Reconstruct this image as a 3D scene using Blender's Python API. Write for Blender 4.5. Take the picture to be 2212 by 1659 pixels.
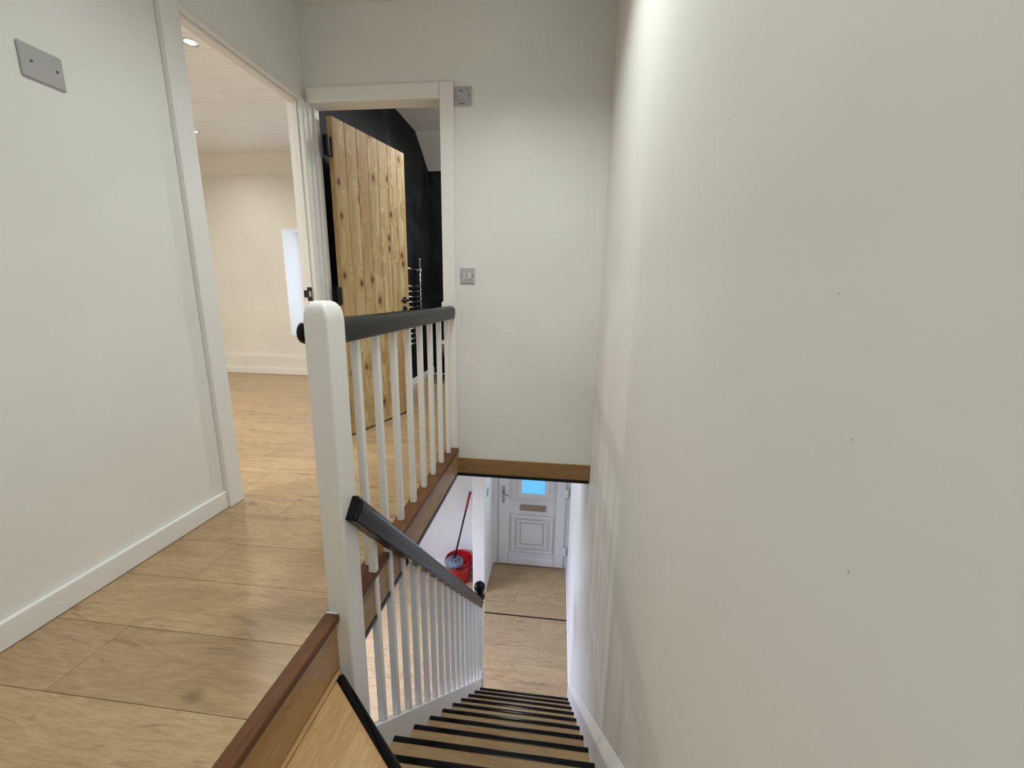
import bpy, bmesh, math, random
from mathutils import Vector, Matrix
random.seed(7)
for o in list(bpy.data.objects): bpy.data.objects.remove(o)
SC = bpy.context.scene
COL = SC.collection

# ---------------------------------------------------------------- camera
EYE = Vector((0, 0, .965))
yaw, pit, rol, fpx = math.radians(6.4), math.radians(12.35), math.radians(.95), 887.0
fw = Vector((-math.sin(yaw)*math.cos(pit), math.cos(yaw)*math.cos(pit), -math.sin(pit)))
rt = Vector((math.cos(yaw), math.sin(yaw), 0)); up = rt.cross(fw)
rt2 = rt*math.cos(rol)+up*math.sin(rol); up2 = up*math.cos(rol)-rt*math.sin(rol)
cd = bpy.data.cameras.new('camera'); cam = bpy.data.objects.new('camera', cd); COL.objects.link(cam)
cd.sensor_fit = 'HORIZONTAL'; cd.sensor_width = 36; cd.lens = fpx/2212*36; cd.clip_start = .02
m = Matrix.Identity(4)
for i in range(3): m[i][0] = rt2[i]; m[i][1] = up2[i]; m[i][2] = -fw[i]; m[i][3] = EYE[i]
cam.matrix_world = m
SC.camera = cam

# ---------------------------------------------------------------- world, lights, exposure
SC.view_settings.view_transform = 'Standard'; SC.view_settings.look = 'None'
SC.view_settings.gamma = 1; SC.view_settings.use_curve_mapping = False
SC.view_settings.exposure = 0.0
w = bpy.data.worlds.new('world'); SC.world = w; w.use_nodes = True
w.node_tree.nodes['Background'].inputs[0].default_value = (.55, .72, 1, 1)
w.node_tree.nodes['Background'].inputs[1].default_value = .6

def area(name, loc, size, watts, col, aim=(0, 0, -1), spread=180, shape='DISK', size_y=None):
    l = bpy.data.lights.new(name, 'AREA'); l.shape = shape; l.size = size
    if size_y: l.size_y = size_y
    l.energy = watts; l.color = col; l.spread = math.radians(spread)
    o = bpy.data.objects.new(name, l); COL.objects.link(o); o.location = loc
    o.rotation_euler = Vector(aim).to_track_quat('-Z', 'Y').to_euler()
    return o
WARM = (1, .965, .90); NEUT = (.965, 1, .985); DAY = (.74, .78, 1)
area('landing_light', (-.28, 1.32, 2.42), .40, 11.9, NEUT, spread=135)  # main lamp assumed from how the walls are lit, out of view
area('landing_light', (-.12, -.38, 2.42), .30, 6.8, NEUT, spread=120)  # fill added behind the camera to lift faces turned towards it
area('bedroom_light', (-2.19, 2.51, 2.345), .07, 11.5, WARM, spread=165)
area('bedroom_light', (-3.37, 3.77, 2.345), .07, 3, WARM, spread=150)
area('bedroom_light', (-3.37, 2.0, 2.345), .07, 25, WARM, spread=165)  # extra fill lamp added out of view, no fitting built
area('bedroom_light', (-2.19, 1.0, 2.345), .07, 15, WARM, spread=165)  # another added fill lamp, unseen, brightens the bedroom
area('bathroom_light', (-.72, 3.45, 2.53), .07, 9.5, (.97, .97, .93), spread=165)  # unseen ceiling lamp assumed from the light on the pine door
area('bathroom_light', (-.45, 4.30, 2.53), .07, 21, (.95, .97, 1), spread=165)  # unseen second lamp, added so its bounce brightens the bathroom ceiling
area('hall_assumed_light', (-.30, 3.3, -.24), .20, 2.9, (1, .97, .88))  # lamp assumed above the hall floor, out of view, no fitting built
area('living_added_light', (-2.0, 3.2, -.24), .20, 6, NEUT)  # unseen lamp added to brighten the living room, no fitting built
area('living_assumed_daylight', (-2.93, 2.9, -1.45), 1.4, 80, (.66, .72, 1), aim=(1, 0, -.75), shape='RECTANGLE', size_y=1.1, spread=110)  # unseen daylight assumed for the pale floor; no window is built in that wall
area('bedroom_window_daylight', (-2.55, 4.70, 1.1), .8, 6.5, (.62, .74, 1), aim=(-.35, -1, 0), shape='RECTANGLE', size_y=1.0)
area('front_door_daylight', (-.24, 4.855, -1.27), .30, 2.0, (.72, .84, 1), aim=(0, -1, 0), shape='RECTANGLE', size_y=.5)

# ---------------------------------------------------------------- materials
def srgb(r, g, b):
    f = lambda c: (c/255/12.92) if c/255 <= .04045 else ((c/255+.055)/1.055)**2.4
    return (f(r), f(g), f(b), 1)
class NT:
    def __init__(s, name):
        s.m = bpy.data.materials.new(name); s.m.use_nodes = True
        s.t = s.m.node_tree; s.b = s.t.nodes['Principled BSDF']
    def n(s, typ, ins=None, **kw):
        x = s.t.nodes.new(typ)
        for k, v in kw.items(): setattr(x, k, v)
        for k, v in (ins or {}).items():
            if isinstance(v, bpy.types.NodeSocket): s.t.links.new(v, x.inputs[k])
            else: x.inputs[k].default_value = v
        return x
    def math(s, op, a, b=0.0, clamp=False):
        x = s.n('ShaderNodeMath', {0: a, 1: b}, operation=op); x.use_clamp = clamp; return x.outputs[0]
    def ramp(s, fac, stops):
        x = s.n('ShaderNodeValToRGB', {'Fac': fac}); e = x.color_ramp.elements
        while len(e) < len(stops): e.new(.5)
        for q, (p, c) in zip(e, stops): q.position = p; q.color = c if len(c) == 4 else (*c, 1)
        return x.outputs[0]
    def mix(s, fac, a, b, mode='MIX'):
        x = s.n('ShaderNodeMix', data_type='RGBA', blend_type=mode)
        for k, v in ((0, fac), (6, a), (7, b)):
            if isinstance(v, bpy.types.NodeSocket): s.t.links.new(v, x.inputs[k])
            else: x.inputs[k].default_value = v
        return x.outputs[2]
    def set(s, **kw):
        for k, v in kw.items():
            k = {'base': 'Base Color', 'rough': 'Roughness', 'metal': 'Metallic', 'spec': 'Specular IOR Level', 'coat': 'Coat Weight', 'coatr': 'Coat Roughness', 'normal': 'Normal', 'emit': 'Emission Color', 'emits': 'Emission Strength', 'sub': 'Subsurface Weight'}[k]
            if isinstance(v, bpy.types.NodeSocket): s.t.links.new(v, s.b.inputs[k])
            else: s.b.inputs[k].default_value = v
        return s.m
    def bump(s, h, strength=.2, dist=.01):
        return s.n('ShaderNodeBump', {'Height': h, 'Strength': strength, 'Distance': dist}).outputs[0]

def mat_paint(name, col, rough=.75, nz=90, bs=.12, tone=.03, streak=False):
    k = NT(name); g = k.n('ShaderNodeNewGeometry').outputs['Position']
    a = k.n('ShaderNodeTexNoise', {'Vector': g, 'Scale': nz, 'Detail': 4.0})
    b = k.n('ShaderNodeTexNoise', {'Vector': g, 'Scale': 1.6, 'Detail': 3.0})
    dk = tuple(c*(1-tone*2.2) for c in col[:3])+(1,)
    c = k.mix(k.ramp(b.outputs[0], [(.35, (0, 0, 0)), (.7, (1, 1, 1))]), dk, col)
    h = k.math('MULTIPLY', a.outputs[0], .35)
    if streak:
        mp = k.n('ShaderNodeMapping', {'Vector': g, 'Scale': (1, 5, .35)})
        s_ = k.n('ShaderNodeTexNoise', {'Vector': mp.outputs[0], 'Scale': 2.2, 'Detail': 2.0})
        zz = k.n('ShaderNodeSeparateXYZ', {'Vector': g}).outputs[2]
        low = k.n('ShaderNodeMapRange', {'Value': zz, 'From Min': .1, 'From Max': -1.0, 'To Min': 0.0, 'To Max': 5.0}).outputs[0]
        h = k.math('ADD', h, k.math('MULTIPLY', s_.outputs[0], low))
    return k.set(base=c, rough=rough, normal=k.bump(h, bs, .004), spec=.3)

def mat_gloss(name, col, rough=.3, metal=0.0, coat=0.0, spec=.4, bs=.05):
    k = NT(name); g = k.n('ShaderNodeNewGeometry').outputs['Position']
    a = k.n('ShaderNodeTexNoise', {'Vector': g, 'Scale': 35.0, 'Detail': 3.0})
    r = k.n('ShaderNodeMapRange', {'Value': a.outputs[0], 'To Min': max(rough-.02, .02), 'To Max': rough+.02}).outputs[0]
    return k.set(base=col, rough=r, metal=metal, coat=coat, spec=.5 if metal else spec, normal=k.bump(a.outputs[0], .0 if metal else bs, .002))

def mat_oak(name, light, mid, dark, rough=.34, along='X', knots=.62, spec=.45):
    """pale oak laminate: long grain, darker smears and small knots, different on every plank"""
    k = NT(name); g = k.n('ShaderNodeNewGeometry').outputs['Position']
    rnd = k.n('ShaderNodeObjectInfo').outputs['Random']
    off = k.n('ShaderNodeCombineXYZ', {0: k.math('MULTIPLY', rnd, 37.0), 1: k.math('MULTIPLY', rnd, 11.3), 2: k.math('MULTIPLY', rnd, 5.0)}).outputs[0]
    v = k.n('ShaderNodeVectorMath', {0: g, 1: off}, operation='ADD').outputs[0]
    sc = {'X': (1, 6, 6), 'Y': (6, 1, 6), 'Z': (6, 6, 1)}[along]
    wob = k.n('ShaderNodeTexNoise', {'Vector': v, 'Scale': 3.0, 'Detail': 2.0}).outputs['Color']
    v2 = k.n('ShaderNodeVectorMath', {0: v, 1: k.n('ShaderNodeVectorMath', {0: wob, 1: (.045, .045, .045)}, operation='MULTIPLY').outputs[0]}, operation='ADD').outputs[0]
    big = k.n('ShaderNodeMapping', {'Vector': v2, 'Scale': tuple(.75*a for a in sc)}).outputs[0]
    fin = k.n('ShaderNodeMapping', {'Vector': v2, 'Scale': tuple(4.0*a if a > 1 else 3.0 for a in sc)}).outputs[0]
    n1 = k.n('ShaderNodeTexNoise', {'Vector': big, 'Scale': 2.3, 'Detail': 6.0, 'Roughness': .62, 'Distortion': .9}).outputs[0]
    n2 = k.n('ShaderNodeTexNoise', {'Vector': fin, 'Scale': 6.0, 'Detail': 5.0, 'Roughness': .7}).outputs[0]
    n3 = k.n('ShaderNodeTexNoise', {'Vector': big, 'Scale': 3.6, 'Detail': 5.0, 'Roughness': .7, 'Distortion': 1.8}).outputs[0]
    vs = k.n('ShaderNodeMapping', {'Vector': v2, 'Scale': tuple(1.0 if a == 1 else .33*a for a in sc)}).outputs[0]
    vo = k.n('ShaderNodeTexVoronoi', {'Vector': vs, 'Scale': 3.1, 'Randomness': 1.0}).outputs['Distance']
    c = k.ramp(n1, [(.30, mid), (.52, light), (.75, mid)])
    c = k.mix(k.math('MULTIPLY', k.ramp(n3, [(.56, (0, 0, 0)), (.72, (1, 1, 1))]), knots), c, dark)
    c = k.mix(k.math('MULTIPLY', k.ramp(vo, [(.0, (1, 1, 1)), (.13, (0, 0, 0))]), knots*.85), c, tuple(.55*x for x in dark[:3])+(1,))
    c = k.mix(.6, c, k.ramp(n2, [(.32, (.58, .56, .53)), (.62, (1.0, 1.0, 1.0))]), 'MULTIPLY')
    tv = k.n('ShaderNodeHueSaturation', {'Color': c, 'Value': k.math('ADD', .93, k.math('MULTIPLY', rnd, .16)), 'Saturation': 1.0}).outputs[0]
    r = k.n('ShaderNodeMapRange', {'Value': n2, 'To Min': rough-.05, 'To Max': rough+.1}).outputs[0]
    return k.set(base=tv, rough=r, normal=k.bump(n2, .10, .002), spec=spec)

def mat_pine(name):
    k = NT(name); g = k.n('ShaderNodeTexCoord').outputs['Object']
    rnd = k.n('ShaderNodeObjectInfo').outputs['Random']
    off = k.n('ShaderNodeCombineXYZ', {0: k.math('MULTIPLY', rnd, 17.0), 1: k.math('MULTIPLY', rnd, 3.0), 2: k.math('MULTIPLY', rnd, 29.0)}).outputs[0]
    v = k.n('ShaderNodeVectorMath', {0: g, 1: off}, operation='ADD').outputs[0]
    sx = k.n('ShaderNodeSeparateXYZ', {'Vector': v}).outputs
    kv = k.n('ShaderNodeCombineXYZ', {0: k.math('MULTIPLY', sx[0], 9.5), 1: k.math('MULTIPLY', sx[2], 5.6), 2: 0.0}).outputs[0]
    vo = k.n('ShaderNodeTexVoronoi', {'Vector': kv, 'Scale': 1.0, 'Randomness': 1.0}, voronoi_dimensions='2D')
    kd = vo.outputs['Distance']
    pull = k.math('MULTIPLY', k.ramp(kd, [(0, (1, 1, 1)), (.5, (0, 0, 0))]), .05)
    gv = k.n('ShaderNodeVectorMath', {0: v, 1: k.n('ShaderNodeCombineXYZ', {0: pull, 1: pull, 2: 0.0}).outputs[0]}, operation='ADD').outputs[0]
    gm = k.n('ShaderNodeMapping', {'Vector': gv, 'Scale': (26, 26, 1.1)}).outputs[0]
    n1 = k.n('ShaderNodeTexNoise', {'Vector': gm, 'Scale': 1.0, 'Detail': 4.0, 'Distortion': .6}).outputs[0]
    ring = k.math('SINE', k.math('MULTIPLY', n1, 22.0))
    c = k.ramp(k.math('ADD', k.math('MULTIPLY', ring, .5), .5), [(.0, srgb(192, 164, 114)), (.55, srgb(212, 190, 140)), (1, srgb(220, 200, 150))])
    b = k.n('ShaderNodeTexNoise', {'Vector': gm, 'Scale': .35, 'Detail': 2.0}).outputs[0]
    c = k.mix(k.ramp(b, [(.4, (0, 0, 0)), (.65, (.8, .8, .8))]), c, srgb(178, 142, 90))
    pick = k.ramp(k.n('ShaderNodeSeparateColor', {'Color': vo.outputs['Color']}).outputs[0], [(.62, (0, 0, 0)), (.64, (1, 1, 1))])
    kn = k.math('MULTIPLY', k.ramp(kd, [(.07, (1, 1, 1)), (.17, (0, 0, 0))]), pick)
    c = k.mix(k.math('MULTIPLY', k.math('MULTIPLY', k.ramp(kd, [(.1, (1, 1, 1)), (.34, (0, 0, 0))]), pick), .45), c, srgb(172, 120, 70))
    c = k.mix(kn, c, srgb(98, 58, 28))
    c = k.n('ShaderNodeHueSaturation', {'Color': c, 'Value': k.math('ADD', .92, k.math('MULTIPLY', rnd, .14))}).outputs[0]
    return k.set(base=c, rough=.45, normal=k.bump(n1, .08, .002))

def mat_blackwall(name):
    k = NT(name); g = k.n('ShaderNodeNewGeometry').outputs['Position']
    n1 = k.n('ShaderNodeTexNoise', {'Vector': g, 'Scale': 1.7, 'Detail': 6.0, 'Distortion': 1.6}).outputs[0]
    c = k.ramp(n1, [(.45, (.004, .0045, .005)), (.62, (.011, .012, .014)), (.8, (.032, .034, .036))])
    return k.set(base=c, rough=.6, spec=.2, normal=k.bump(n1, .1, .01))

def mat_emit(name, col, st):
    k = NT(name); g = k.n('ShaderNodeNewGeometry').outputs['Position']
    n1 = k.n('ShaderNodeTexNoise', {'Vector': g, 'Scale': 14.0, 'Detail': 3.0}).outputs[0]
    c = k.mix(k.math('MULTIPLY', n1, .25), col, tuple(.75*x for x in col[:3])+(1,))
    return k.set(base=(.03, .05, .06, 1), rough=.3, emit=c, emits=st)

def mat_mop(name):
    k = NT(name); g = k.n('ShaderNodeNewGeometry').outputs['Position']
    n1 = k.n('ShaderNodeTexNoise', {'Vector': g, 'Scale': 160.0, 'Detail': 2.0}).outputs[0]
    rnd = k.n('ShaderNodeObjectInfo').outputs['Random']
    c = k.ramp(n1, [(.4, srgb(38, 46, 60)), (.62, srgb(150, 160, 176))])
    return k.set(base=c, rough=.9)

WALL = mat_paint('wall_paint', (.855, .855, .82, 1))
WALLR = mat_paint('wall_paint_right', (.855, .855, .82, 1), rough=.6, streak=True, bs=.07)
CREAM = mat_paint('bedroom_paint', (.84, .815, .745, 1))
CEIL = mat_paint('ceiling_paint', (.86, .855, .83, 1), rough=.85)
TRIM = mat_gloss('white_gloss_trim', (.85, .845, .825, 1), .40, bs=0.0)
UPVC = mat_gloss('white_plastic_door', (.78, .79, .80, 1), .28)
PLATE = mat_gloss('grey_white_plastic', (.47, .46, .475, 1), .25)
NICK = mat_paint('bare_plaster', (.55, .545, .51, 1))
ROCK = mat_gloss('rocker_plastic', (.60, .59, .59, 1), .25)
OAK = mat_oak('oak_laminate', srgb(184, 158, 121), srgb(166, 139, 102), srgb(98, 77, 58))
OAKT = mat_oak('oak_tread', srgb(172, 144, 104), srgb(156, 126, 88), srgb(112, 86, 62), along='X', knots=.4)
OAKW = mat_oak('oak_winder', srgb(196, 160, 112), srgb(182, 144, 96), srgb(134, 98, 62), along='Y', knots=.35)
NOSE = mat_oak('brown_nosing', srgb(112, 78, 52), srgb(96, 64, 43), srgb(66, 44, 30), along='Y', knots=.35, rough=.5, spec=.2)
FASC = mat_oak('brown_fascia', srgb(184, 152, 116), srgb(166, 132, 97), srgb(110, 86, 64), along='Y', knots=.6, rough=.5, spec=.25)
FASCX = mat_oak('brown_fascia_cross', srgb(160, 124, 80), srgb(142, 108, 68), srgb(98, 72, 46), along='X', knots=.6)
PINE = mat_pine('pine')
RAIL = mat_gloss('charcoal_rail', (.011, .012, .0125, 1), .30, spec=.22)
BLACK = mat_gloss('gloss_black', (.004, .004, .004, 1), .15, spec=.2)
IRON = mat_gloss('black_iron', (.006, .006, .006, 1), .4)
BWALL = mat_blackwall('black_wall')
CHROME = mat_gloss('chrome', (.82, .83, .85, 1), .1, metal=1)
STEEL = mat_gloss('brushed_steel', (.42, .41, .40, 1), .25, metal=1)
CERAM = mat_gloss('white_ceramic', (.82, .82, .80, 1), .12)
RED = mat_gloss('red_plastic', (.42, .012, .016, 1), .28)
REDG = mat_gloss('red_grip', (.30, .03, .02, 1), .4)
MOP = mat_mop('mop_fibre')
SKYG = mat_emit('frosted_sky_glass', (.155, .58, 1, 1), .98)
DAYG = mat_emit('window_daylight_glass', (.66, .78, 1, 1), 1.3)
LAMP = mat_emit('lamp_lens', (1, .95, .86, 1), 25)
DARK = mat_gloss('dark_print', (.08, .08, .08, 1), .5)

# ---------------------------------------------------------------- helpers
class MB:
    def __init__(s): s.bm = bmesh.new()
    def box(s, x0, x1, y0, y1, z0, z1):
        v = [s.bm.verts.new((x, y, z)) for z in (z0, z1) for x, y in ((x0, y0), (x1, y0), (x1, y1), (x0, y1))]
        for f in ((3, 2, 1, 0), (4, 5, 6, 7), (0, 1, 5, 4), (1, 2, 6, 5), (2, 3, 7, 6), (3, 0, 4, 7)): s.bm.faces.new([v[i] for i in f])
        return s
    def hexa(s, p):      # 8 corners, bottom ring then top ring
        v = [s.bm.verts.new(q) for q in p]
        for f in ((3, 2, 1, 0), (4, 5, 6, 7), (0, 1, 5, 4), (1, 2, 6, 5), (2, 3, 7, 6), (3, 0, 4, 7)): s.bm.faces.new([v[i] for i in f])
        return s
    def prism(s, pts, d):    # polygon pts extruded by vector d
        n = len(pts); d = Vector(d)
        a = [s.bm.verts.new(Vector(p)) for p in pts]; b = [s.bm.verts.new(Vector(p)+d) for p in pts]
        s.bm.faces.new(a[::-1]); s.bm.faces.new(b)
        for i in range(n): s.bm.faces.new((a[i], a[(i+1) % n], b[(i+1) % n], b[i]))
        return s
    def sweep(s, prof, p0, p1, upv=(0, 0, 1), cut=None):   # profile (side, up) from p0 to p1; ends square to the run, or vertical when cut='v'
        p0, p1 = Vector(p0), Vector(p1); d = (p1-p0).normalized()
        side = d.cross(Vector(upv)).normalized(); u = side.cross(d)
        if cut == 'v': u = Vector((0, 0, 1))
        rings = [[s.bm.verts.new(p+side*a+u*b) for a, b in prof] for p in (p0, p1)]
        n = len(prof)
        s.bm.faces.new(rings[0]); s.bm.faces.new(rings[1][::-1])
        for i in range(n): s.bm.faces.new((rings[0][(i+1) % n], rings[0][i], rings[1][i], rings[1][(i+1) % n]))
        return s
    def tube(s, pts, r, n=12, caps=True):
        pts = [Vector(p) for p in pts]; rr = r if isinstance(r, (list, tuple)) else [r]*len(pts); rings = []
        ref = None
        for i, p in enumerate(pts):
            d = (pts[min(i+1, len(pts)-1)]-pts[max(i-1, 0)]).normalized()
            if ref is None: ref = d.orthogonal().normalized()
            a = (ref-d*ref.dot(d)).normalized(); ref = a; b = d.cross(a)
            rings.append([s.bm.verts.new(p+(a*math.cos(t)+b*math.sin(t))*rr[i]) for t in [2*math.pi*k/n for k in range(n)]])
        for A, B in zip(rings, rings[1:]):
            for k in range(n): s.bm.faces.new((A[k], A[(k+1) % n], B[(k+1) % n], B[k]))
        if caps: s.bm.faces.new(rings[0][::-1]); s.bm.faces.new(rings[-1])
        return s
    def lathe(s, prof, c, n=28, sx=1, sy=1):   # (r, z) profile about vertical axis at c
        rings = []
        for r, z in prof:
            if r < 1e-5: rings.append([s.bm.verts.new((c[0], c[1], c[2]+z))])
            else: rings.append([s.bm.verts.new((c[0]+sx*r*math.cos(2*math.pi*k/n), c[1]+sy*r*math.sin(2*math.pi*k/n), c[2]+z)) for k in range(n)])
        for A, B in zip(rings, rings[1:]):
            for k in range(n):
                q = [A[k % len(A)], A[(k+1) % len(A)], B[(k+1) % len(B)], B[k % len(B)]]
                q = [x for i, x in enumerate(q) if x not in q[:i]]
                if len(q) > 2: s.bm.faces.new(q)
        return s
    def disc(s, c, nrm, r, depth, n=20):
        c, nrm = Vector(c), Vector(nrm).normalized(); return s.tube([c, c+nrm*depth], r, n)
    def build(s, name, mat, parent=None, bevel=0, seg=2, smooth=False, world=True):
        bmesh.ops.recalc_face_normals(s.bm, faces=s.bm.faces)
        me = bpy.data.meshes.new(name); s.bm.to_mesh(me); s.bm.free()
        me.materials.append(mat)
        o = bpy.data.objects.new(name, me); COL.objects.link(o)
        if parent:
            o.parent = parent
            if world: o.matrix_parent_inverse = parent.matrix_basis.inverted()
        if bevel:
            b = o.modifiers.new('bevel', 'BEVEL'); b.width = bevel; b.segments = seg; b.limit_method = 'ANGLE'; b.angle_limit = math.radians(40)
        if smooth or bevel:
            for p in me.polygons: p.use_smooth = True
            if not smooth or smooth == 'auto':
                md = o.modifiers.new('wn', 'WEIGHTED_NORMAL') if bevel else None
                if md: md.keep_sharp = False
        return o
def box(name, mat, b, parent=None, bevel=0, **k): return MB().box(*b).build(name, mat, parent, bevel, **k)
def boxes(name, mat, bs, parent=None, bevel=0, **k):
    q = MB()
    for b in bs: q.box(*b)
    return q.build(name, mat, parent, bevel, **k)
def struct(o): o['kind'] = 'structure'; return o
def tag(o, label, cat, group=None):
    o['label'] = label; o['category'] = cat
    if group: o['group'] = group
    return o
def empty(name, loc=(0, 0, 0), rz=0, ry=0):
    o = bpy.data.objects.new(name, None); COL.objects.link(o); o.location = loc; o.rotation_euler = (0, ry, rz)
    o.empty_display_size = .05
    o.matrix_basis = Matrix.LocRotScale(Vector(loc), o.rotation_euler, None)
    return o

XR = .225; YF = 2.43; XL = -1.468; G = -2.6; CZ = 2.45

# ================================================================ SETTING: walls
wr = struct(box('wall_right', WALLR, (XR, XR+.1, -.6, 5.0, G, CZ)))
wf = struct(boxes('wall_far', WALL, [(-.688, -.612, YF, 2.52, 0, CZ), (-.612, XR, YF, 2.52, -.068, CZ), (XL, -.688, YF, 2.52, 2.0, CZ)]))
wl = struct(boxes('wall_left', WALL, [(-1.54, XL, -.6, 1.60, 0, CZ), (-1.54, XL, 1.60, 2.40, 2.0, CZ), (-1.54, XL, 2.40, 2.52, 0, CZ)]))
struct(box('wall_back', WALL, (-1.54, XR+.1, -.7, -.6, G, CZ)))
struct(box('ceiling', CEIL, (-1.54, XR+.1, -.7, 2.52, CZ, CZ+.05)))
# bedroom shell
struct(boxes('wall_bedroom_end', CREAM, [(-4.7, -3.07, 4.435, 4.8, 0, 2.5), (-2.05, -1.63, 4.435, 4.8, 0, 2.5), (-3.07, -2.05, 4.435, 4.8, 0, .45), (-3.07, -2.05, 4.435, 4.8, 1.62, 2.5)]))
struct(box('wall_bedroom_left', CREAM, (-4.7, -4.6, .3, 4.8, 0, 2.5)))
struct(box('wall_bedroom_near', CREAM, (-4.7, -1.54, .2, .3, 0, 2.5)))
struct(box('wall_bedroom_right', CREAM, (-1.63, -1.54, 2.52, 4.8, 0, 2.5)))
cb = struct(box('ceiling_bedroom', CEIL, (-4.7, -1.54, .2, 4.5, 2.372, 2.42)))
y = .33
while y < 4.3:
    y1 = min(y+.1615, 4.345)
    box('ceiling_board', CEIL, (-4.6, -1.545, y+.001, y1-.001, 2.36, 2.372), cb, bevel=.0025, seg=1)
    y += .1615
MB().prism([(-4.6, 4.347, 2.36), (-4.6, 4.347, 2.372), (-4.6, 4.45, 2.372), (-4.6, 4.45, 2.172), (-4.6, 4.43, 2.172)], (3.0, 0, 0)).build('ceiling_slope', CREAM, cb)
# boxed pipe run and skirting under the bedroom end wall
t = struct(box('baseboard_bedroom', TRIM, (-4.6, -1.63, 4.385, 4.402, 0, .075), bevel=.005))
box('pipe_boxing', CREAM, (-4.6, -1.63, 4.402, 4.435, .0, .215), t, bevel=.004)
# window in the deep bedroom recess
wn = struct(boxes('window_1', TRIM, [(-3.07, -3.02, 4.74, 4.80, .45, 1.62), (-2.10, -2.05, 4.74, 4.80, .45, 1.62), (-3.02, -2.10, 4.74, 4.80, .45, .5), (-3.02, -2.10, 4.74, 4.80, 1.57, 1.62)], bevel=.004))
box('pane', DAYG, (-3.02, -2.10, 4.765, 4.775, .5, 1.57), wn)
box('window_sill', TRIM, (-3.06, -2.06, 4.43, 4.74, .45, .465), wn, bevel=.004)
# bathroom shell
struct(box('wall_bathroom_left', BWALL, (-1.54, -1.52, 2.52, 4.83, 0, 2.7)))
struct(box('wall_bathroom_end', BWALL, (-1.54, .3, 4.83, 4.9, 0, 2.7)))
struct(box('wall_bathroom_right', WALL, (.2, .3, 2.52, 4.83, 0, 2.7)))  # unseen wall, white chosen to bounce light up to the ceiling
struct(MB().prism([(-1.519, 2.52, 2.55), (-1.519, 4.43, 2.55), (-1.519, 4.83, 2.285), (-1.519, 4.83, 2.35), (-1.519, 4.45, 2.62), (-1.519, 2.52, 2.62)], (1.72, 0, 0)).build('ceiling_bathroom', CEIL))
struct(box('baseboard_bathroom', TRIM, (-1.52, -1.503, 2.56, 4.83, 0, .075), bevel=.005))
# ground floor shell
struct(boxes('ceiling_hall', CEIL, [(-4.0, -.66, -.6, 2.43, -.175, -.02), (-4.0, XR, 2.45, 4.9, -.175, -.02)]))
struct(box('wall_living_left', WALL, (-3.1, -3.0, -.6, 4.9, G, -.175)))
wfr = struct(boxes('wall_front', WALL, [(-4.0, -.92, 4.72, 4.9, G, -.175)]))
ws = struct(box('wall_hall', WALL, (-.92, -.775, 4.285, 4.93, G, -.175), bevel=.006))
struct(boxes('baseboard_hall', TRIM, [(-.775, -.763, 4.29, 4.88, G, G+.085)], bevel=.004))
struct(boxes('baseboard_right', TRIM, [(.212, XR, 3.06, 4.88, G, G+.085)], bevel=.004))
struct(boxes('baseboard_front', TRIM, [(-4.0, -.922, 4.706, 4.72, G, G+.085)], bevel=.004))
struct(box('baseboard_left', TRIM, (XL, -1.452, -.6, 1.543, 0, .082), bevel=.007, seg=3))

# ---------------------------------------------------------------- plank floors
fl = struct(boxes('floor', OAKW, [(-4.7, -.65, -.6, 2.43, -.022, -.0125), (-4.7, .3, 2.52, 4.83, -.022, -.0125), (-1.54, -.61, 2.43, 2.52, -.022, -.0125)]))
W_ = .2037
def plank(parent, mat, x0, x1, y0, y1, zt, g=.0005):
    return box('plank', mat, (x0+g, x1-g, y0+g, y1-g, zt-.012, zt), parent, bevel=.0009, seg=1)
joints = {0: -1.213, 1: -1.86, 2: -1.206, 3: -1.80, 4: -1.193, 5: -1.52, 6: -1.05, 7: -1.7, 8: -1.0}
for k in range(-6, 20):
    y0 = .684+W_*k; y1 = y0+W_
    y0 = max(y0, -.6); y1 = min(y1, 4.83)
    if y1-y0 < .02: continue
    segs = [(y0, y1, -.676)] if y1 <= YF else ([(y0, min(y1, 2.52), -.676)] if y0 < 2.52 and y1 <= 2.52 else ([(y0, 2.52, -.676), (2.52, y1, .2)] if y0 < 2.52 else [(y0, y1, .2)]))
    j = joints.get(k, -1.2-.64*(k % 2)-.17*((k*3) % 4))
    js = [j+1.285*i for i in range(-4, 4)]
    for (a, b, xm) in segs:
        if b-a < .012: continue
        xs_ = [-4.6]+[q for q in js if -4.5 < q < xm-.05]+[xm]
        for p, q in zip(xs_, xs_[1:]): plank(fl, OAK, p, q, a, b, 0)
fg = struct(box('floor_ground', OAKW, (-4.1, XR, -.6, 4.95, G-.03, G-.0125)))
for k in range(-5, 19):
    y1 = 3.975-W_*k; y0 = y1-W_
    if y0 > 4.9: continue
    y1 = min(y1, 4.9)
    j = -.08 if k % 2 == 0 else -.72+.0
    if k < 0: j = -.45 if k % 2 else .9
    js = [j+1.285*i for i in range(-4, 3)]
    xs_ = [-4.0]+[q for q in js if -3.9 < q < .1]+[.213]
    for p, q in zip(xs_, xs_[1:]): plank(fg, OAK, p, q, y0, y1, G)
box('threshold_strip', IRON, (-.775, .212, 3.968, 3.984, G, G+.004), fg, bevel=.001)

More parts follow.
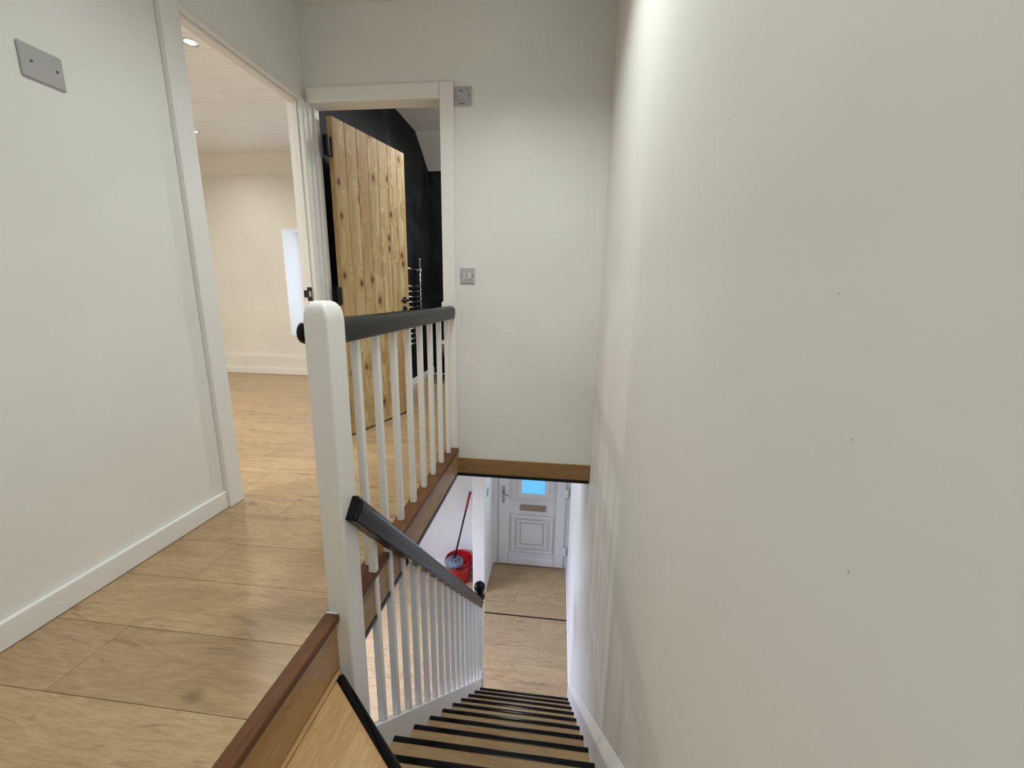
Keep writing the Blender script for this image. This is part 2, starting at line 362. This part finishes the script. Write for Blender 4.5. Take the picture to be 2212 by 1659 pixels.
# ---------------------------------------------------------------- door casings and linings
c1 = struct(boxes('trim_1', TRIM, [(-1.54, -1.452, 1.60, 1.625, 0, 2.0), (-1.54, -1.452, 2.372, 2.40, 0, 2.0), (-1.54, -1.452, 1.625, 2.372, 1.985, 2.0)], bevel=.002))
box('casing', TRIM, (XL, -1.444, 1.543, 1.625, 0, 2.06), c1, bevel=.004)
box('casing', TRIM, (XL, -1.446, 2.376, 2.43, 0, 1.985), c1, bevel=.006)
box('door_stop', TRIM, (-1.512, -1.478, 2.362, 2.372, 0, 1.985), c1, bevel=.002)
box('door_stop', TRIM, (-1.512, -1.478, 1.625, 2.362, 1.973, 1.985), c1, bevel=.002)
c2 = struct(boxes('trim_2', TRIM, [(-1.466, -1.440, 2.416, 2.522, 0, 2.0), (-.688, -.66, 2.432, 2.522, 0, 2.0), (-1.44, -.688, 2.432, 2.522, 1.985, 2.0)], bevel=.002))
box('casing', TRIM, (-.688, -.612, 2.412, 2.43, 0, 2.062), c2, bevel=.004)
box('casing', TRIM, (-1.446, -.689, 2.413, 2.43, 1.985, 2.062), c2, bevel=.004)
box('door_stop', TRIM, (-1.44, -1.428, 2.455, 2.48, 0, 1.985), c2, bevel=.002)
box('latch_keep', TRIM, (-.706, -.688, 2.435, 2.46, .86, .915), c2, bevel=.008, seg=3)

# ---------------------------------------------------------------- brown fascia round the stairwell
f1 = struct(box('trim_3', FASC, (-.66, -.612, 1.10, YF, -.166, -.022)))
box('edge_strip', IRON, (-.66, -.608, 1.10, YF, -.186, -.166), f1, bevel=.002)
box('nosing', NOSE, (-.676, -.603, 1.10, YF-.018, -.022, .004), f1, bevel=.006, seg=3)
f2 = struct(box('trim_4', FASCX, (-.612, .222, 2.418, 2.45, -.166, -.068)))
box('edge_strip', IRON, (-.612, .222, 2.412, 2.45, -.186, -.166), f2, bevel=.002)
f3 = struct(box('trim_5', OAKW, (-.66, -.646, -.6, 1.01, -.2, -.026)))
box('nosing', NOSE, (-.677, -.632, -.6, 1.012, -.026, .004), f3, bevel=.008, seg=3)
box('riser_foot_bead', OAKW, (-.646, -.632, -.6, 1.0, -.2, -.190), f3, bevel=.004)

# ================================================================ STAIRCASE
stair = tag(empty('staircase', (-.2, 2.0, G)), 'oak-tread staircase with glossy black step edges, falling to the lower hall', 'staircase')
def xs(y): return -.599+.024*(y-1.27)      # inner face of the outer string
Y0, GO, RI = 1.27, .2035, .2
def ny(i): return Y0+GO*i
def nz(i): return -.8-RI*i
def nose(p, q, z, par, back=.019):
    p, q = Vector((*p, z)), Vector((*q, z)); d = (q-p).normalized(); n = Vector((-d.y, d.x, 0))
    prof = [(-back, .0035), (-.002, .0035), (.006, -.001), (.009, -.009), (.009, -.024), (.004, -.028), (-.004, -.028), (-.004, 0), (-back, 0)]
    b = MB(); rings = [[b.bm.verts.new(e+n*a+Vector((0, 0, h))) for a, h in prof] for e in (p, q)]
    b.bm.faces.new(rings[0]); b.bm.faces.new(rings[1][::-1]); k = len(prof)
    for i in range(k): b.bm.faces.new((rings[0][i], rings[0][(i+1) % k], rings[1][(i+1) % k], rings[1][i]))
    return b.build('nosing', BLACK, par, bevel=.0015, seg=1)
for i in range(-1, 9):
    yb = ny(i-1)-.012 if i > -1 else .55
    z = nz(i); ya = ny(i)
    if i == -1: xl0 = xs(ya)
    xl_ = -.594 if i == -1 else xs(ya)
    xk_ = -.594 if i == -1 else xs(yb)
    tr = MB().hexa([(xk_, yb, z-.026), (.203, yb, z-.026), (.203, ya-.004, z-.026), (xl_, ya-.004, z-.026), (xk_, yb, z), (.203, yb, z), (.203, ya-.004, z), (xl_, ya-.004, z)]).build('tread', OAKT, stair)
    nose((xl_+.0005, ya-.006), (.2025, ya-.006), z, tr)
    box('riser', OAKT, (xl_, .203, ya-.022, ya-.010, z-RI, z-.028), stair)
# winders
wA, wB = Vector((-.628, .988)), Vector((-.355, .764)); wd = (wB-wA).normalized()
wC = wA+wd*1.05
wt = MB().prism([(-.646, -.58, -.2), (-.646, .985, -.2), (wA.x, wA.y-.004, -.2), (wC.x, wC.y-.004, -.2), (.2, -.58, -.2)], (0, 0, -.026)).build('tread', OAKW, stair)
n1 = nose(wA, wC, -.2, wt, back=.020)
MB().tube([(wA.x-.012, wA.y-.004, -.2085), (wA.x+.002, wA.y-.016, -.2085)], .0115, 14).build('nosing_end', BLACK, wt, smooth=True)
MB().prism([(wA.x, wA.y-.014, -.228), (wC.x, wC.y-.014, -.228), (wC.x, wC.y-.026, -.228), (wA.x, wA.y-.026, -.228)], (0, 0, -.172)).build('riser', OAKW, stair)
w2a, w2b = Vector((-.600, .960)), Vector((.2025, .600))
wt2 = MB().prism([(-.646, .0, -.4), (-.646, 1.0, -.4), (w2a.x, w2a.y, -.4), (w2b.x, w2b.y, -.4), (.2, .0, -.4)], (0, 0, -.026)).build('tread', OAKW, stair)
nose(w2a, w2b, -.4, wt2)
MB().prism([(w2a.x, w2a.y-.014, -.428), (w2b.x, w2b.y-.014, -.428), (w2b.x, w2b.y-.026, -.428), (w2a.x, w2a.y-.026, -.428)], (0, 0, -.172)).build('riser', OAKW, stair)
# outer string (white, closed) and wall string with its bevelled cap
def sl(y): return -.8-.9828*(y-Y0)         # nosing line
ya, yb = 1.106, 2.954
def strip(y, dz, dx): return (xs(y)+dx, y, sl(y)+dz)
MB().hexa([strip(ya, -.26, 0), strip(ya, -.26, -.034), strip(yb, -.26, -.034), strip(yb, -.26, 0), strip(ya, .088, 0), strip(ya, .088, -.034), strip(yb, .088, -.034), strip(yb, .088, 0)]).build('string', TRIM, stair, bevel=.004)
MB().prism([(.203, .70, sl(.70)-.27), (.203, .70, sl(.70)+.088), (.203, 3.06, sl(3.06)+.088), (.203, 3.06, G), (.203, 2.9, G)], (.0215, 0, 0)).build('wall_string', TRIM, stair)
MB().prism([(.2035, .70, sl(.70)+.090), (.2245, .70, sl(.70)+.150), (.2245, .70, sl(.70)+.090)], (0, 2.36, -.9828*2.36)).build('string_cap', TRIM, stair, bevel=.003)

# ================================================================ NEWEL POST at the landing
nw = tag(empty('newel_post', (-.636, 1.057, 0), ry=math.radians(.25)), 'thick white square newel post with rounded top beside the landing edge', 'newel post')
q = MB()
prof = [(.034, -.62), (.034, .885), (.0325, .905), (.029, .922), (.022, .934), (.011, .940)]
rings = []
for r, z in prof:
    f = r/.034; ex, ey = .034*f, .047*f+(.002 if f < .9 else 0)
    rings.append([q.bm.verts.new((x*ex, y*ey, z)) for x, y in ((-1, -1), (1, -1), (1, 1), (-1, 1))])
for A, B in zip(rings, rings[1:]):
    for k in range(4): q.bm.faces.new((A[k], A[(k+1) % 4], B[(k+1) % 4], B[k]))
q.bm.faces.new(rings[0][::-1]); q.bm.faces.new(rings[-1])
po = q.build('post', TRIM, nw, bevel=.007, seg=3, world=False)
q = MB().lathe([(0, 0), (.031, .0), (.032, .022), (.030, .031), (.022, .036), (0, .038)], (0, 0, 0), 24)
cp = q.build('handrail_end_cap', BLACK, nw, smooth=True, world=False)
cp.rotation_euler = (0, -math.pi/2, 0); cp.location = (-.033, -.004, .852); cp.scale = (.95, .9, 1)
box('caulk_bead', TRIM, (-.0375, -.002, -.0525, -.045, -.001, .006), nw, bevel=.003, world=False)

# ================================================================ BALUSTRADES
RP = [(-.020, -.036), (.020, -.036), (.024, -.030), (.024, -.018), (.0275, -.010), (.0290, .004), (.0275, .018), (.021, .030), (.011, .036), (0, .038), (-.011, .036), (-.021, .030), (-.0275, .018), (-.0290, .004), (-.0275, -.010), (-.024, -.018), (-.024, -.030)]
lb = tag(empty('landing_balustrade', (-.645, 1.75, 0)), 'level balustrade of white square spindles under a grey handrail beside the bathroom doorway', 'balustrade')
MB().sweep(RP, (-.643, 1.104, .853), (-.643, 2.408, .853)).build('handrail', RAIL, lb, bevel=.002, seg=1)
MB().lathe([(.029, 0), (.029, .002), (0, .002)], (0, 0, 0), 20).bm.free()
bal = None
for y in (1.245, 1.392, 1.548, 1.705, 1.858, 2.013, 2.170, 2.325):
    if bal is None:
        bal = box('baluster', TRIM, (-.0125, .0125, -.0120, .0120, .004, .822), lb, bevel=.0025, seg=1, world=False)
        b = bal
    else:
        b = bal.copy(); COL.objects.link(b); b.parent = lb
    b.location = (-.002, y-1.75, 0)
sb = tag(empty('stair_balustrade', (-.59, 2.0, -1.5)), 'sloping balustrade of white spindles and grey handrail following the steps down', 'balustrade')
def xb(y): return xs(y)-.017
def ru(y): return .122-1.012*(y-1.215)      # handrail underside
d = Vector((0, 1, -1.012)).normalized()
u_ = Vector((0, 1.012, 1)).normalized()
r0 = Vector((-.592, 1.036, ru(1.036)))+u_*.036; r1 = Vector((-.575, 2.955, ru(2.955)))+u_*.036
MB().sweep(RP, r0, r1).build('handrail', RAIL, sb, bevel=.002, seg=1)
MB().sweep(RP, r0-d*.012, r0-d*.0005).build('rail_end', BLACK, sb, bevel=.005, seg=2)
for i in range(15):
    y = 1.215+.1178*i; zt = ru(y)+.004; zb = sl(y)+.088; x = xb(y); h = .0130
    e = h*1.0
    MB().hexa([(x-h, y-h, zb+e*.98), (x+h, y-h, zb+e*.98), (x+h, y+h, zb-e*.98), (x-h, y+h, zb-e*.98), (x-h, y-h, zt+e), (x+h, y-h, zt+e), (x+h, y+h, zt-e), (x-h, y+h, zt-e)]).build('baluster', TRIM, sb, bevel=.0025, seg=1)
nx, nyy = -.583, 2.992
for za, zb in ((G, -2.30), (-1.76, -1.58)): box('newel_block', TRIM, (nx-.036, nx+.036, nyy-.036, nyy+.036, za, zb), sb, bevel=.005)
MB().lathe([(.030, -2.30), (.036, -2.29), (.037, -2.275), (.030, -2.262), (.026, -2.255), (.034, -2.24), (.035, -2.225), (.027, -2.21), (.030, -2.18), (.034, -2.10), (.033, -2.0), (.029, -1.92), (.025, -1.86), (.032, -1.85), (.033, -1.84), (.026, -1.83), (.026, -1.815), (.034, -1.805), (.035, -1.795), (.028, -1.78), (.030, -1.76)], (nx, nyy, 0), 28).build('newel_turning', TRIM, sb, smooth=True)
MB().lathe([(.0, -1.5810), (.034, -1.5810), (.043, -1.5735), (.046, -1.5603), (.043, -1.5470), (.033, -1.5353), (.027, -1.5262), (.031, -1.5163), (.042, -1.5013), (.0475, -1.4822), (.0475, -1.4640), (.042, -1.4457), (.031, -1.4333), (.016, -1.4266), (0, -1.4250)], (nx, nyy, 0), 32).build('ball_finial', BLACK, sb, smooth=True)

# ================================================================ BATHROOM DOOR (open, ledged pine)
P1 = Vector((-1.372, 2.530)); B1 = Vector((-1.190, 3.205)); dd = (B1-P1).normalized(); LW = (B1-P1).length
dr = struct(empty('door_1', (P1.x, P1.y, 0), rz=math.atan2(dd.y, dd.x)))
nb = 7; bw = LW/nb
for k in range(nb):
    b = MB().box(.0008, bw-.0008, .0, .040, .0, 1.953).build('plank', PINE, dr, bevel=.0028, seg=1, world=False)
    b.location = (k*bw, 0, .012)
hd = MB().disc((0, 0, 0), (0, -1, 0), .026, .008).build('handle', IRON, dr, bevel=.002, world=False); hd.location = (LW-.062, 0, .905)
MB().tube([(0, -.006, 0), (0, -.046, 0), (-.012, -.054, 0), (-.075, -.054, .002), (-.105, -.052, -.004)], [.010, .009, .0095, .009, .0075], 12).build('lever', IRON, hd, smooth=True, world=False)
es = MB().disc((0, 0, 0), (0, -1, 0), .026, .007).build('escutcheon', IRON, dr, bevel=.002, world=False); es.location = (LW-.062, 0, .835)
for zc in (1.795, .935, .20):
    h = MB().box(-.062, -.002, .010, .016, zc-.055, zc+.055).box(-.050, -.044, -.012, .010, zc-.055, zc+.055).build('hinge', IRON, dr, world=False)
    MB().tube([(-.03, .006, zc-.055), (-.03, .006, zc+.055)], .007, 10).build('hinge_pin', IRON, h, world=False)

# ================================================================ FRONT DOOR
y = 4.9
fd = struct(boxes('door_2', UPVC, [(-.79, -.700, y-.02, y+.05, G, -.19), (.176, .24, y-.02, y+.05, G, -.19), (-.70, .176, y-.02, y+.05, G, G+.012)], bevel=.004))
SX0, SX1, SZ0, SZ1 = -.695, .170, G+.014, -.40
boxes('sash', UPVC, [(SX0, -.560, y-.045, y+.03, SZ0, SZ1), (.052, SX1, y-.045, y+.03, SZ0, SZ1), (-.560, .052, y-.045, y+.03, SZ0, -2.475), (-.560, .052, y-.045, y+.03, -.52, SZ1)], fd, bevel=.012, seg=2)
pn = boxes('door_panel', UPVC, [(-.560, .052, y-.006, y+.02, -2.475, -1.575), (-.560, -.40, y-.006, y+.02, -1.575, -.52), (-.092, .052, y-.006, y+.02, -1.575, -.52), (-.40, -.092, y-.006, y+.02, -.95, -.52)], fd)
def frame_rect(name, x0, x1, z0, z1, wd, yf_, yb_, mat, par, bev=.006):
    return boxes(name, mat, [(x0, x1, yf_, yb_, z0, z0+wd), (x0, x1, yf_, yb_, z1-wd, z1), (x0, x0+wd, yf_, yb_, z0+wd, z1-wd), (x1-wd, x1, yf_, yb_, z0+wd, z1-wd)], par, bevel=bev, seg=2)
frame_rect('moulding', -.525, .020, -2.40, -1.865, .034, y-.030, y-.006, UPVC, pn)
frame_rect('moulding', -.450, -.060, -2.325, -1.935, .030, y-.032, y-.006, UPVC, pn)
box('raised_field', UPVC, (-.40, -.11, y-.020, y-.006, -2.28, -1.98), pn, bevel=.008)
frame_rect('moulding', -.447, -.048, -1.60, -.90, .050, y-.030, y-.006, UPVC, pn)
frame_rect('moulding', -.525, .020, -1.66, -.84, .012, y-.018, y-.006, UPVC, pn, .003)
box('pane', SKYG, (-.40, -.092, y-.004, y+.004, -1.575, -.95), fd)
lx = box('letterbox', STEEL, (-.415, -.075, y-.026, y-.006, -1.795, -1.715), fd, bevel=.006)
box('letterbox_flap', STEEL, (-.395, -.095, y-.034, y-.026, -1.775, -1.730), lx, bevel=.006)
ha = box('handle', STEEL, (-.645, -.613, y-.057, y-.045, -1.69, -1.455), fd, bevel=.010, seg=3)
MB().tube([(-.629, y-.057, -1.545), (-.629, y-.095, -1.545), (-.612, y-.105, -1.546), (-.515, y-.105, -1.552)], [.011, .010, .010, .008], 12).build('lever', STEEL, ha, smooth=True)
for zc in (-1.50, -2.33, -.65): box('hinge', UPVC, (.150, .203, y-.064, y-.045, zc-.055, zc+.055), fd, bevel=.006)

# ================================================================ WALL PLATES
def screw(par, loc, nrm): return MB().disc(loc, nrm, .0035, .0012, 10).build('screw', DARK, par)
# blank plate on the left wall
px_ = XL
bp = tag(empty('blanking_plate', (px_, 1.15, 1.52)), 'plain grey-white blanking plate on the left wall before the bedroom doorway', 'wall plate')
box('plate', PLATE, (px_, px_+.008, 1.098, 1.200, 1.521, 1.607), bp, bevel=.006, seg=3)
for yy in (1.122, 1.182): screw(bp, (px_+.008, yy, 1.565), (1, 0, 0))
# double rocker switch
s1 = tag(empty('light_switch', (-.535, YF, 1.066)), 'white double rocker light switch on the far wall at handrail-top height right of the casing', 'light switch')
box('plate', PLATE, (-.5985+.012, -.5135+.012, YF-.009, YF, 1.021, 1.109), s1, bevel=.005, seg=3)
for xx, tl in ((-.560, .002), (-.530, -.002)):
    MB().hexa([(xx-.0085, YF-.009, 1.047), (xx+.0085, YF-.009, 1.047), (xx+.0085, YF-.004, 1.047), (xx-.0085, YF-.004, 1.047), (xx-.0085, YF-.009-.003, 1.084), (xx+.0085, YF-.009-.003, 1.084), (xx+.0085, YF-.004, 1.084), (xx-.0085, YF-.004, 1.084)] if tl > 0 else
              [(xx-.0085, YF-.016, 1.045), (xx+.0085, YF-.016, 1.045), (xx+.0085, YF-.004, 1.045), (xx-.0085, YF-.004, 1.045), (xx-.0085, YF-.010, 1.084), (xx+.0085, YF-.010, 1.084), (xx+.0085, YF-.004, 1.084), (xx-.0085, YF-.004, 1.084)]).build('rocker', ROCK, s1, bevel=.0015)
for xx in (-.577, -.513): screw(s1, (xx, YF-.009, 1.066), (0, -1, 0))
# fan isolator
s2 = tag(empty('isolator_switch', (-.545, YF, 1.99)), 'square grey isolator switch high on the far wall at the casing corner', 'isolator switch')
box('plate', PLATE, (-.606, -.516, YF-.010, YF, 1.948, 2.040), s2, bevel=.005, seg=3)
MB().tube([(-.561, YF-.010, 1.997), (-.561, YF-.015, 1.997), (-.561, YF-.019, 1.997)], [.032, .032, .027], 28).build('dial', PLATE, s2, bevel=.001)
for q in ((-.577, -.558, YF-.0196, YF-.0188, 2.012, 2.0165), (-.582, -.553, YF-.0106, YF-.0098, 1.955, 1.959), (-.570, -.563, YF-.0196, YF-.0188, 1.972, 1.976)): box('printed_mark', DARK, q, s2)
for xx in (-.600, -.527): screw(s2, (xx, YF-.010, 1.994), (0, -1, 0))
# hall switch
s3 = tag(empty('light_switch', (-.775, 4.45, -1.35)), 'small grey light switch inside the lower hall near the front door', 'light switch')
box('plate', PLATE, (-.775, -.766, 4.41, 4.496, -1.395, -1.305), s3, bevel=.003)
box('rocker', PLATE, (-.766, -.762, 4.445, 4.462, -1.368, -1.332), s3, bevel=.001)
# latch keep on the bedroom jamb
sp = tag(empty('strike_plate', (-1.50, 2.362, .93)), 'dark metal latch plate on the far jamb of the bedroom doorway', 'strike plate')
yj = 2.3635
boxes('plate', IRON, [(-1.506, -1.476, yj-.003, yj-.0016, .962, .985), (-1.506, -1.476, yj-.003, yj-.0016, .905, .930), (-1.506, -1.498, yj-.003, yj-.0016, .930, .962), (-1.482, -1.476, yj-.003, yj-.0016, .930, .962), (-1.528, -1.506, yj-.003, yj-.0016, .925, .967)], sp)
box('latch_hole', STEEL, (-1.498, -1.482, yj-.0024, yj-.0016, .930, .962), sp)

# ================================================================ BEDROOM DOWNLIGHTS
for k, (a, b, lab) in enumerate([(-2.19, 2.51, 'bright round downlight in the bedroom ceiling just beyond the doorway head'), (-3.37, 3.77, 'far bedroom ceiling downlight half hidden by the near door jamb')]):
    e = tag(empty('ceiling_downlight', (a, b, 2.36)), lab, 'downlight', 'bedroom ceiling downlights')
    MB().lathe([(.030, -.002), (.044, -.004), (.045, .0), (.030, .0), (.030, -.002)], (a, b, 2.36), 28).build('bezel', CHROME, e, smooth=True)
    MB().lathe([(0, -.0015), (.029, -.0015), (.029, 0), (0, 0)], (a, b, 2.36), 28).build('lens', LAMP, e)

# ================================================================ BATHROOM FITTINGS
tr_ = tag(empty('towel_rail', (-1.47, 4.15, .4)), 'chrome ladder towel rail on the black bathroom wall behind the pine door', 'towel rail')
for yy in (3.86, 4.275): MB().tube([(-1.462, yy, .42), (-1.462, yy, 1.29)], .011, 12).build('upright', CHROME, tr_, smooth=True)
for z in (1.19, 1.025, .975, .925, .875, .825, .665, .615, .565, .515, .465): MB().tube([(-1.455, 3.86, z), (-1.455, 4.275, z)], .0075, 10).build('bar', CHROME, tr_, smooth=True)
for yy in (3.86, 4.275):
    for z in (1.19, .50): MB().tube([(-1.52, yy, z), (-1.462, yy, z)], [.016, .010], 12).build('bracket', CHROME, tr_, smooth=True)
    MB().lathe([(0, 1.212), (.014, 1.208), (.021, 1.19), (.014, 1.172), (0, 1.168)], (-1.458, yy, 0), 16).build('joint', CHROME, tr_, smooth=True)
    MB().lathe([(0, 1.312), (.010, 1.308), (.014, 1.296), (.011, 1.288), (0, 1.288)], (-1.462, yy, 0), 14).build('end_cap', CHROME, tr_, smooth=True)
to = tag(empty('toilet', (-1.145, 4.83, 0)), 'white wall-hung toilet with closed lid at the black bathroom end wall', 'toilet')
def dring(b, z, rx, ry, yc, n=28):
    return [b.bm.verts.new((-1.145+rx*math.cos(t), yc+(ry*math.sin(t) if math.sin(t) < 0 else .24*math.sin(t)**.35 if math.sin(t) > 0 else 0), z)) for t in [2*math.pi*k/n for k in range(n)]]
def dloft(name, secs, par):
    b = MB(); rs = [dring(b, *s_) for s_ in secs]
    for A, B in zip(rs, rs[1:]):
        for k in range(len(A)): b.bm.faces.new((A[k], A[(k+1) % len(A)], B[(k+1) % len(A)], B[k]))
    b.bm.faces.new(rs[0][::-1]); b.bm.faces.new(rs[-1]); return b.build(name, CERAM, par, smooth=True, bevel=.004)
dloft('bowl', [(.20, .10, .14, 4.59), (.215, .13, .19, 4.585), (.28, .155, .26, 4.585), (.36, .175, .32, 4.585), (.405, .180, .34, 4.585)], to)
dloft('lid', [(.408, .183, .345, 4.585), (.430, .185, .35, 4.585), (.440, .175, .335, 4.585)], to)

# ================================================================ MOP AND BUCKET
bx, by = -1.142, 4.50
bu = tag(empty('mop_bucket', (bx, by, G)), 'red plastic mop bucket standing by the end of the hall partition', 'bucket')
MB().lathe([(0, .0), (.128, 0), (.134, .006), (.160, .27), (.164, .285), (.170, .288), (.170, .302), (.164, .304), (.158, .298), (.155, .27), (.128, .012), (0, .012)], (bx, by, G), 40).build('body', RED, bu, smooth=True)
MB().lathe([(.1605, .235), (.166, .238), (.168, .248), (.1625, .252)], (bx, by, G), 40).build('rib', RED, bu, smooth=True)
MB().tube([(bx+.172*math.cos(t), by-.02+.172*math.sin(t)*.9, G+.285-.03*abs(math.sin(t))) for t in [math.pi+math.pi*k/14 for k in range(15)]], .004, 8).build('bail', IRON, bu, smooth=True)
mp = tag(empty('floor_mop', (-1.165, 4.40, G+.33)), 'grey-blue string mop with red-gripped dark handle propped in the red bucket', 'mop')
h0 = Vector((-1.170, 4.375, -2.235)); h1 = Vector((-1.035, 4.700, -1.485)); hd_ = (h1-h0)
MB().tube([h0, h0+hd_*.73], .011, 12).build('handle', IRON, mp, smooth=True)
MB().tube([h0+hd_*.725, h0+hd_*.74, h0+hd_*.985, h1], [.012, .0155, .0145, .010], 14).build('grip', REDG, mp, smooth=True)
MB().lathe([(0, .05), (.018, .05), (.03, .01), (.05, -.012), (.052, -.03), (0, -.03)], h0, 20).build('socket', IRON, mp, smooth=True)
q = MB()
for k in range(230):
    a = random.uniform(0, 2*math.pi); r = .115*math.sqrt(random.random())*random.uniform(.75, 1.0); r0_ = r*.35
    zz = -2.237+random.uniform(-.008, .012)
    dr_ = -.045-.06*random.random() if r > .075 else -.012
    p0 = h0+Vector((r0_*math.cos(a), r0_*math.sin(a), zz-h0.z)); p2 = h0+Vector((r*math.cos(a+.2), r*math.sin(a+.2), zz-h0.z+dr_))
    pm = (p0+p2)/2+Vector((0, 0, .026))
    q.tube([p0, pm, p2+Vector((0, 0, .012)), p2], [.004, .0062, .0062, .004], 5)
o = q.build('mop_strings', MOP, mp, smooth=True); o['kind'] = 'stuff'
MB().lathe([(0, .014), (.07, .010), (.108, -.012), (.112, -.035), (.09, -.05), (0, -.05)], (h0.x, h0.y, -2.245), 24).build('mop_pad', MOP, mp, smooth=True)

# small plaster nicks in the right wall
for (yy, zz, r) in ((.301, .765, .0011), (.325, .861, .0008), (.371, .970, .0008), (.673, 1.209, .0012)):
    MB().disc((XR+.0004, yy, zz), (-1, 0, 0), r, .0008, 9).build('plaster_nick', NICK, wr)
